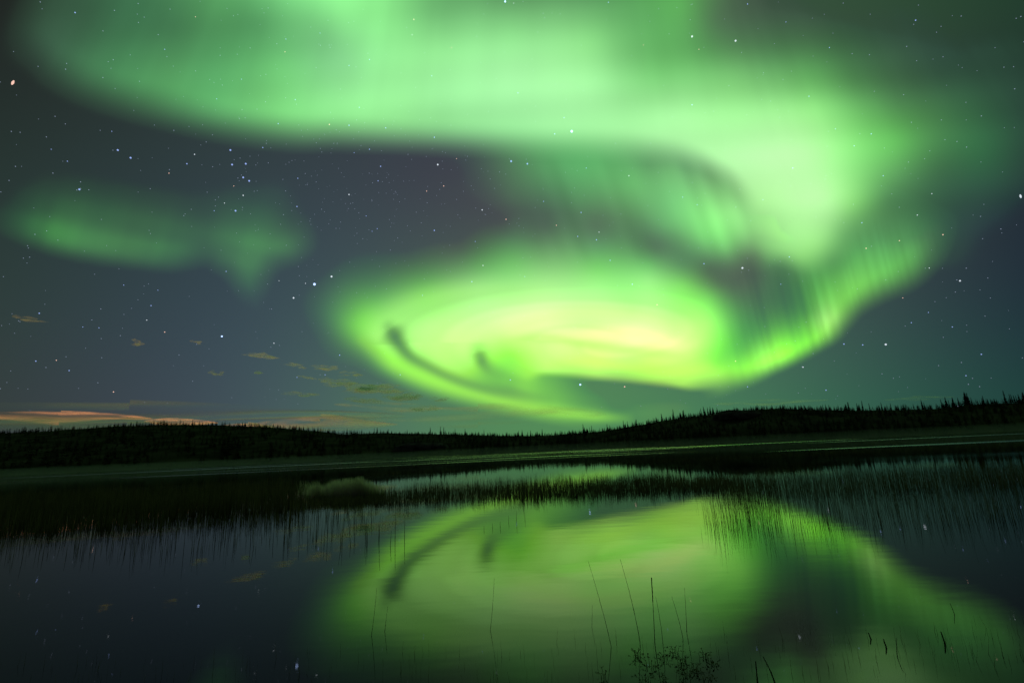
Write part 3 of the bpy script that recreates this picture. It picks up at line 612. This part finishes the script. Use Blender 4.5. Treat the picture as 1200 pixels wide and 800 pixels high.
WI = [(520,255,66,76,80),(505,225,62,72,78),(530,225,64,74,79),(590,260,72,82,82),(350,340,60,80,78),(385,375,76,128,88),(400,385,92,156,88),(640,345,170,250,124),(395,400,80,132,86),(410,412,92,156,84),(350,180,52,62,70),(380,230,54,64,72),(400,160,54,64,70),(440,170,56,66,74),(440,225,58,68,77),(390,300,62,80,82),(365,330,60,80,80),(370,365,66,104,84),(385,345,72,112,88),(372,390,64,96,84),(760,500,80,134,84),(740,490,82,138,84),(800,490,74,124,86),(720,470,74,128,82),(540,200,62,72,78),(480,250,60,70,78),(420,280,62,78,80),(560,250,68,76,82),(540,290,74,92,86),(480,300,68,92,84),(600,190,78,112,86),(600,230,74,92,82),(640,200,84,138,92),(680,200,88,154,96),(680,235,82,122,86),(740,215,104,172,104),(760,195,92,142,94),(740,250,92,132,90),(700,265,80,94,80),(640,265,74,84,80),
 (790,230,112,180,112),(790,200,104,160,102),(780,265,102,158,102),(825,240,128,204,118),(830,275,122,204,112),(800,285,92,132,90),(850,292,112,178,104),(850,250,150,230,134),(830,208,110,158,104),(800,195,98,146,100),(850,215,118,170,110),(862,228,128,184,116),(875,245,150,226,136),(770,290,82,98,82),(830,315,82,104,82),(880,300,92,120,90),(900,305,100,156,98),
 (940,298,140,220,120),(920,285,158,236,136),
 (405,365,92,156,90),(415,395,112,190,86),(440,350,100,172,96),(440,335,82,136,92),(425,375,126,216,92),(440,395,146,234,94),(500,380,164,246,114),(500,345,124,206,106),(500,325,94,154,96),(560,370,174,252,124),(560,340,142,228,114),(560,310,98,160,98),(600,340,148,236,114),(600,305,106,170,100),(600,280,80,112,88),
 (660,275,84,112,86),(700,290,92,136,94),(700,315,126,212,108),(700,335,156,246,118),(760,310,108,178,100),(760,330,150,240,114),(760,285,82,104,82),(800,335,134,222,104),(800,310,88,124,88),(830,350,124,210,98),(830,380,158,242,98),(850,360,100,166,90),(850,400,112,186,86),(870,390,82,142,86),(820,410,160,240,92),
 (640,375,206,252,138),(680,378,192,252,128),(745,394,228,255,152),(720,382,204,255,134),(790,402,204,250,126),(740,365,168,250,116),(790,375,164,246,108),(745,412,190,252,112),(690,405,196,255,114),(640,405,180,250,108),(760,425,184,248,92),(700,432,184,246,98),(640,430,170,234,96),(600,390,192,246,122),(600,415,146,222,90),(590,425,136,212,82),(610,432,150,220,84),(540,400,180,250,116),(520,410,168,248,106),(545,430,150,232,92),(510,425,160,240,100),(480,400,156,242,104),
 (470,435,138,222,80),(440,415,132,216,84),(500,448,142,224,78),(560,445,132,208,72),(560,465,136,214,66),(600,452,116,190,66),(600,470,136,212,66),(640,478,136,210,62),(690,488,92,152,76),(640,455,126,208,74),(680,465,104,176,76),(700,480,96,158,78),
 (800,440,168,230,84),(840,438,164,234,82),(840,425,120,196,82),(870,430,132,208,80),(870,412,92,156,82),(900,418,150,226,84),(920,406,134,212,80),(890,395,84,142,84),(905,370,74,122,82),(930,390,98,168,80),(950,392,116,196,82),(930,355,66,116,78),(950,365,80,146,80),(970,375,160,232,108),(965,350,110,196,94),(980,385,140,206,98),(990,360,122,204,92),(955,330,84,160,86),(930,325,72,124,82),(1000,330,114,200,96),(1000,300,90,170,94),(1040,320,106,194,96),(1040,295,92,172,96),(1040,265,72,124,86),(1078,292,92,166,94),(1075,265,66,114,82),(1085,240,56,96,76),(975,305,78,142,88),(1000,275,84,146,94),
 (870,330,84,104,84),(900,335,72,110,82),(860,345,84,118,86),(885,315,78,100,82),(880,360,76,118,84),(1060,310,98,182,92),(840,330,86,112,84),(920,305,82,130,88)]
GAP = [(640,445,108,176,76),(700,456,76,134,80),(760,460,68,116,84),(800,462,64,108,82),(850,470,62,108,84),(700,475,88,150,80),(760,480,76,132,84),(640,460,116,190,74)]
LP = [(0,240,44,74,60),(30,260,60,118,74),(60,270,72,142,80),(100,285,80,148,88),(150,295,84,154,90),(200,300,76,138,88),(240,290,70,118,84),(280,290,80,142,90),(300,298,80,138,90),(340,295,80,134,90),(360,285,72,112,86),(280,310,76,128,88),(292,330,66,104,84),(296,350,62,88,84),
 (60,235,56,94,68),(120,250,62,104,74),(180,250,62,98,74),(240,250,58,84,74),(300,255,64,102,80),(340,260,62,88,78),(120,210,52,70,62),(240,215,52,66,68),(330,225,57,77,76),(50,200,48,64,56)]
WI = [(p[0], p[1], min(p[2] * 1.05 + (12 if p[0] < 660 else 4), 250), p[3], p[4] * 1.15 + (14 if p[0] < 660 else 6)) if p[3] > 225 and p[1] > 300 else ((p[0], p[1], p[2] + 4, p[3] + 14, p[4] + 5) if 178 < p[1] < 312 and 590 < p[0] < 870 else p) for p in WI]
fBG, fUP, fWI, fGAP, fLP = tps(BG), tps(UP, 1e-3), tps(WI, 1e-3), tps(GAP), tps(LP)
UP_EDGE = smooth([(-40,52),(30,66),(60,86),(100,104),(150,119),(200,132),(250,144),(300,153),(350,158),(400,158),(500,163),(600,167),(700,171),(760,175),(800,181),(830,192),(855,208),(872,228),(882,250),(888,275),(900,292),(930,304),(960,302),(985,290),(1005,272),(1040,266),(1090,288),(1150,286),(1260,240)])
OUT_EDGE = smooth([(320,-250),(320,60),(325,150),(340,230),(352,300),(356,340),(362,370),(384,398),(425,414),(455,436),(500,456),(560,473),(620,486),(690,500),(745,508),(790,496),(815,460),(850,448),(880,441),(920,424),(950,409),(975,394),(988,378),(1004,358),(1030,341),(1065,324),(1088,300),(1102,260),(1112,180),(1120,60),(1120,-250)])
LP_EDGE = smooth([(-30,262),(20,278),(60,290),(100,299),(150,306),(200,310),(240,306),(252,312),(268,325),(284,354),(304,362),(312,332),(324,312),(350,302),(372,285),(372,250)])
GAP_EDGE = smooth([(612,446),(625,439),(640,436),(670,438),(700,442),(740,446),(780,450),(815,455),(860,452)])
HOOK1 = smooth([(456,384),(462,393),(468,403),(480,417),(500,429),(525,441),(560,453),(600,462),(640,468)])
HOOK2 = smooth([(561,411),(563,418),(567,427),(576,436),(592,443)])
ARC = smooth([(425,400),(455,427),(500,448),(560,464),(620,477),(690,487),(745,491)])
CORE = [(smooth([(660,398),(700,392),(735,390),(765,396),(790,404),(812,402)]), (244,255,164), 8.0, .75),
        (smooth([(600,385),(640,372),(690,365),(750,370),(800,385),(825,400)]), (206,255,140), 11.0, .45),
        (smooth([(640,428),(690,424),(740,432),(790,436),(830,430)]), (206,248,104), 7.0, .5),
        (smooth([(590,400),(640,396),(690,404),(750,412),(800,418)]), (164,240,100), 6.0, .5),
        (smooth([(450,372),(490,352),(560,342),(640,346)]), (178,250,128), 14.0, .35)]
OUT_P = [0, .06, .18, .24, .30, .42, .5, .56, .62, .68, .76, .86, .92, 1]
RN = np.random.default_rng(4).random(4096)
def n1(t):
    i = np.floor(t).astype(int); f = t - i; f = f * f * (3 - 2 * f)
    return RN[i % 4096] * (1 - f) + RN[(i + 1) % 4096] * f
def sky(x, y):
    """returns the colour after each layer: bg, +left patch, +loop, +upper band"""
    bg = fBG(x, y)
    # left patch
    d, p, s = seg_dist(x, y, LP_EDGE)
    m = sstep(-16, 26, np.where(s < 0, d, -d)) * sstep(415, 330, x) * sstep(140, 262, y) * sstep(-60, 70, x)
    lp = bg + (np.maximum(fLP(x, y), bg) - bg) * (.86 + .3 * (n1((x + .35 * y) / 34 + 2000) * .6 + n1((x + .3 * y) / 13 + 2100) * .4 - .5) + .3 * (n1((y - .22 * x) / 18 + 2200) - .5))[..., None]
    c1 = bg + (lp - bg) * m[..., None]
    # loop: swirl, rays, right curtain
    d, p, s = seg_dist(x, y, OUT_EDGE)
    q = np.where(s < 0, d, -d)
    w = np.interp(p / (len(OUT_EDGE) - 1), OUT_P, [60, 60, 50, 34, 15, 9, 20, 20, 12, 12, 18, 26, 40, 40])
    m = sstep(-1, 1, q / w)
    du, pu, su = seg_dist(x, y, UP_EDGE); qu = np.where(su < 0, du, -du)
    m = m * sstep(62, 22, qu)
    wi = fWI(x, y)
    # rays of the curtain, leaning with the field lines
    u = x - (y - 400) * 0.25
    ray = (n1(u / 7.0) * .6 + n1(u / 3.4 + 50) * .4 - .5)
    rw = np.clip(sstep(835, 900, x) * sstep(300, 345, y) + 1.0 * sstep(980, 1010, x) * sstep(230, 290, y), 0, 1)
    wi = wi * (1 + .11 * ray * rw)[..., None]
    u2 = x - (y - 200) * 0.35
    ray2 = n1(u2 / 26.0 + 200) * .6 + n1(u2 / 13 + 300) * .4 - .5
    rw2 = sstep(600, 680, x) * sstep(910, 860, x) * sstep(172, 200, y) * sstep(320, 280, y)
    wi = wi * (1 + .17 * ray2 * rw2)[..., None]
    for poly, col, wd, am in CORE:
        d, p, sd = seg_dist(x, y, poly); t = p / (len(poly) - 1)
        k = np.exp(-(d / wd) ** 2) * am * np.sin(np.pi * np.clip(t * .8 + .1, 0, 1))
        wi = wi + (np.array(col) - wi) * k[..., None]
    # spiral streaks of the swirl
    ex, ey = (x - 705) / 3.1, y - 398 + (x - 705) * .02
    rho, th = np.hypot(ex, ey), np.arctan2(ey, ex)
    ph = rho + 9 * th
    sp = n1(ph / 11 + 400) * .55 + n1(ph / 5 + 600 + .35 * np.sin(3 * th)) * .45 - .5
    wi = wi * (1 + .13 * sp * sstep(100, 78, rho) * sstep(3, 14, rho) * sstep(850, 790, x) * sstep(315, 350, y))[..., None]
    # gap below the bright core
    d, p, s = seg_dist(x, y, GAP_EDGE)
    q = np.where(s > 0, d, -d)
    g = sstep(-4, 8, q) * sstep(600, 640, x) * sstep(850, 815, x) * sstep(508, 455, y + 0 * x) * sstep(425, 440, y)
    wi = wi + (fGAP(x, y) - wi) * np.clip(g * 1.0, 0, 1)[..., None]
    edge = np.exp(-(q / 4.5) ** 2) * sstep(640, 690, x) * sstep(800, 770, x) * .16
    wi = wi + (np.array([150, 140, 90]) - wi) * edge[..., None]
    d, p, s = seg_dist(x, y, ARC); t = p / (len(ARC) - 1)
    k = np.exp(-(d / np.interp(t, [0, .5, 1], [7, 9, 6])) ** 2) * np.interp(t, [0, .2, .6, .85, 1], [.3, .75, .95, .75, 0])
    wi = wi + (np.array([154, 230, 78]) - wi) * k[..., None]
    # dark hooks
    d, p, s = seg_dist(x, y, HOOK1); t = p / (len(HOOK1) - 1)
    k = np.exp(-(d / np.interp(t, [0, .1, .3, .6, 1], [8, 12, 9, 7, 8])) ** 2) * np.interp(t, [0, .06, .14, .3, .5, .8, 1], [.35, .75, .9, .78, .62, .38, .1])
    wi = wi + (np.array([74, 118, 78]) - wi) * k[..., None]
    d, p, s = seg_dist(x, y, HOOK2); t = p / (len(HOOK2) - 1)
    k = np.exp(-(d / np.interp(t, [0, .4, 1], [9, 8, 10])) ** 2) * np.interp(t, [0, .15, .4, 1], [.3, .65, .75, .1])
    wi = wi + (np.array([84, 134, 74]) - wi) * k[..., None]
    c2 = c1 + (wi - c1) * m[..., None]
    # upper band
    d, p, s = seg_dist(x, y, UP_EDGE); q = np.where(s < 0, d, -d)
    w = np.interp(p / (len(UP_EDGE) - 1), [0, .15, .3, .45, .55, .65, .75, .85, 1], [40, 34, 27, 23, 16, 16, 18, 36, 50])
    mu = sstep(-1, 1, q / w) * sstep(-10, 70, x + .4 * y)
    up = fUP(x, y)
    a = (x - 560) / (y + 900) * 1000             # faint folds and rays along the field lines
    f = n1(a / 60 + 900) * .5 + n1(a / 24 + 1000 + y / 160) * .3 + n1(a / 10 + 1200 + y / 300) * .2 - .5
    g = n1(y / 26 + x / 300 + 1500) - .5
    up = up * (1 + .075 * f * sstep(230, 60, y) + .05 * g)[..., None]
    c3 = c2 + (up - c2) * mu[..., None]
    return bg, c1, c2, c3

# ------------------------------------------------------------------ aurora: glowing shells high above the lake, at a tenth of the earth's scale
def aurora_material():
    m = bpy.data.materials.new('aurora_glow'); m.use_nodes = True; t = m.node_tree; t.nodes.clear()
    out = N(t, 'ShaderNodeOutputMaterial'); at_ = N(t, 'ShaderNodeAttribute', attribute_name='glow'); e = N(t, 'ShaderNodeEmission'); t.links.new(at_.outputs['Color'], e.inputs[0])
    tr = N(t, 'ShaderNodeBsdfTransparent'); ad = N(t, 'ShaderNodeAddShader'); t.links.new(e.outputs[0], ad.inputs[0]); t.links.new(tr.outputs[0], ad.inputs[1])
    t.links.new(ad.outputs[0], out.inputs[0]); m.cycles.emission_sampling = 'FRONT_BACK'; return m
m_aur = aurora_material()
EARTH = 637000.0
def aurora(name, label, E_, X, Y, alt):
    """E_: radiance on the grid X, Y; only where it glows does the shell exist"""
    ny, nx = X.shape; d = dirs(X, Y); s = d[..., 2]
    dist = np.sqrt((EARTH * s) ** 2 + 2 * EARTH * alt + alt * alt) - EARTH * s
    Pn = (d * dist[..., None] + (0, 0, EYE)).reshape(-1, 3)
    E_ = np.maximum(E_, 0)
    I = E_.max(-1); E_ = E_ * np.clip((I - .003) / .01, 0, 1)[..., None]
    on = I > .003
    q = (on[:-1, :-1] | on[1:, :-1] | on[:-1, 1:] | on[1:, 1:]) & (s[1:, 1:] > .006) & (s[1:, :-1] > .006)
    idx = np.arange(ny * nx).reshape(ny, nx)
    F = np.stack([idx[:-1, :-1][q], idx[1:, :-1][q], idx[1:, 1:][q], idx[:-1, 1:][q]], 1)
    used, inv = np.unique(F, return_inverse=True)
    o = mesh_np(name, Pn[used], inv.reshape(F.shape), m_aur)
    a = o.data.color_attributes.new('glow', 'FLOAT_COLOR', 'POINT')
    c = np.ones((len(used), 4), np.float32); c[:, :3] = E_.reshape(-1, 3)[used]; a.data.foreach_set('color', c.ravel())
    return tag(o, label, 'aurora')
def build_aurora():
    def grid(x0, x1, y0, y1, st):
        return np.meshgrid(np.arange(x0, x1 + st, st, dtype=float), np.arange(y0, y1 + st, st, dtype=float))
    def frame_fade(X, Y): return sstep(-140, -20, X) * sstep(1340, 1220, X) * sstep(-150, -20, Y)
    X, Y = grid(-140, 1340, -150, 330, 4.0)
    b, c1, c2, c3 = (lin(c) for c in sky(np.clip(X, -40, 1240), np.clip(Y, -30, 540))); ff = frame_fade(X, Y)[..., None]
    aurora('aurora_band', 'broad pale green aurora band sweeping across the top of the sky', (c3 - c2) * ff, X, Y, 10000.0)
    X, Y = grid(-60, 400, 170, 380, 4.0)
    b, c1, c2, c3 = (lin(c) for c in sky(X, Y))
    aurora('aurora_patch', 'faint green aurora patch with a drip on the left', (c1 - b) * sstep(-60, 0, X)[..., None], X, Y, 10300.0)
    X, Y = grid(300, 1200, 60, 516, 2.5)
    b, c1, c2, c3 = (lin(c) for c in sky(X, Y)); D = np.maximum(c2 - c1, 0) * sstep(304, 344, X)[..., None]
    core = np.exp(-((X - 690) / 190) ** 2 - ((Y - 402) / 46) ** 2) + .5 * np.exp(-((X - 900) / 90) ** 2 - ((Y - 415) / 40) ** 2)     # the photograph clips here: the core is brighter than it can show
    D = D * (1 + core[..., None] * (.3, 1.15, .25))
    lane = np.interp(X, [300, 400, 640, 750, 830, 900], [225, 235, 264, 279, 314, 326])
    xr = np.interp(Y, [200, 290, 320, 360, 400, 430, 450], [930, 915, 880, 868, 862, 838, 815])
    w_cur = sstep(-26, 26, X - xr) ; w_ray = sstep(26, -26, Y - lane) * (1 - w_cur); w_sw = 1 - w_cur - w_ray
    aurora('aurora_swirl', 'bright yellow green aurora swirl curled low above the ridge', D * w_sw[..., None], X, Y, 10600.0)
    aurora('aurora_rays', 'soft green aurora rays hanging under the right half of the broad band', D * w_ray[..., None], X, Y, 10900.0)
    aurora('aurora_curtain', 'rayed green aurora curtain curving down on the right', D * w_cur[..., None], X, Y, 11200.0)
build_aurora()

# ------------------------------------------------------------------ mist over the far water
def mist():
    m = bpy.data.materials.new('mist'); m.use_nodes = True; t = m.node_tree; t.nodes.clear()
    out = N(t, 'ShaderNodeOutputMaterial'); v = N(t, 'ShaderNodeVolumePrincipled'); v.inputs['Color'].default_value = (.9, .95, .9, 1); v.inputs['Density'].default_value = .0013
    t.links.new(v.outputs[0], out.inputs['Volume'])
    aa = np.linspace(-1.2, 1.2, 61); V, F = [], []
    for a in aa:
        r1 = float(shore_r(np.float64(a))) + 25
        for r, z in ((40, .25), (r1, .25), (r1, 3.6), (150, 1.7)): V.append((r * math.sin(a), r * math.cos(a), z))
    for i in range(len(aa) - 1):
        b = i * 4
        for k in range(4): F.append((b + k, b + 4 + k, b + 4 + (k + 1) % 4, b + (k + 1) % 4))
    e = (len(aa) - 1) * 4; F += [(0, 1, 2, 3), (e + 3, e + 2, e + 1, e)]
    o = mesh('mist', V, F, m)
    import bmesh
    bm = bmesh.new(); bm.from_mesh(o.data); bmesh.ops.recalc_face_normals(bm, faces=bm.faces); bm.to_mesh(o.data); bm.free()
    return tag(o, 'thin pale mist lying over the far water', 'mist', None, 'stuff')
mist()
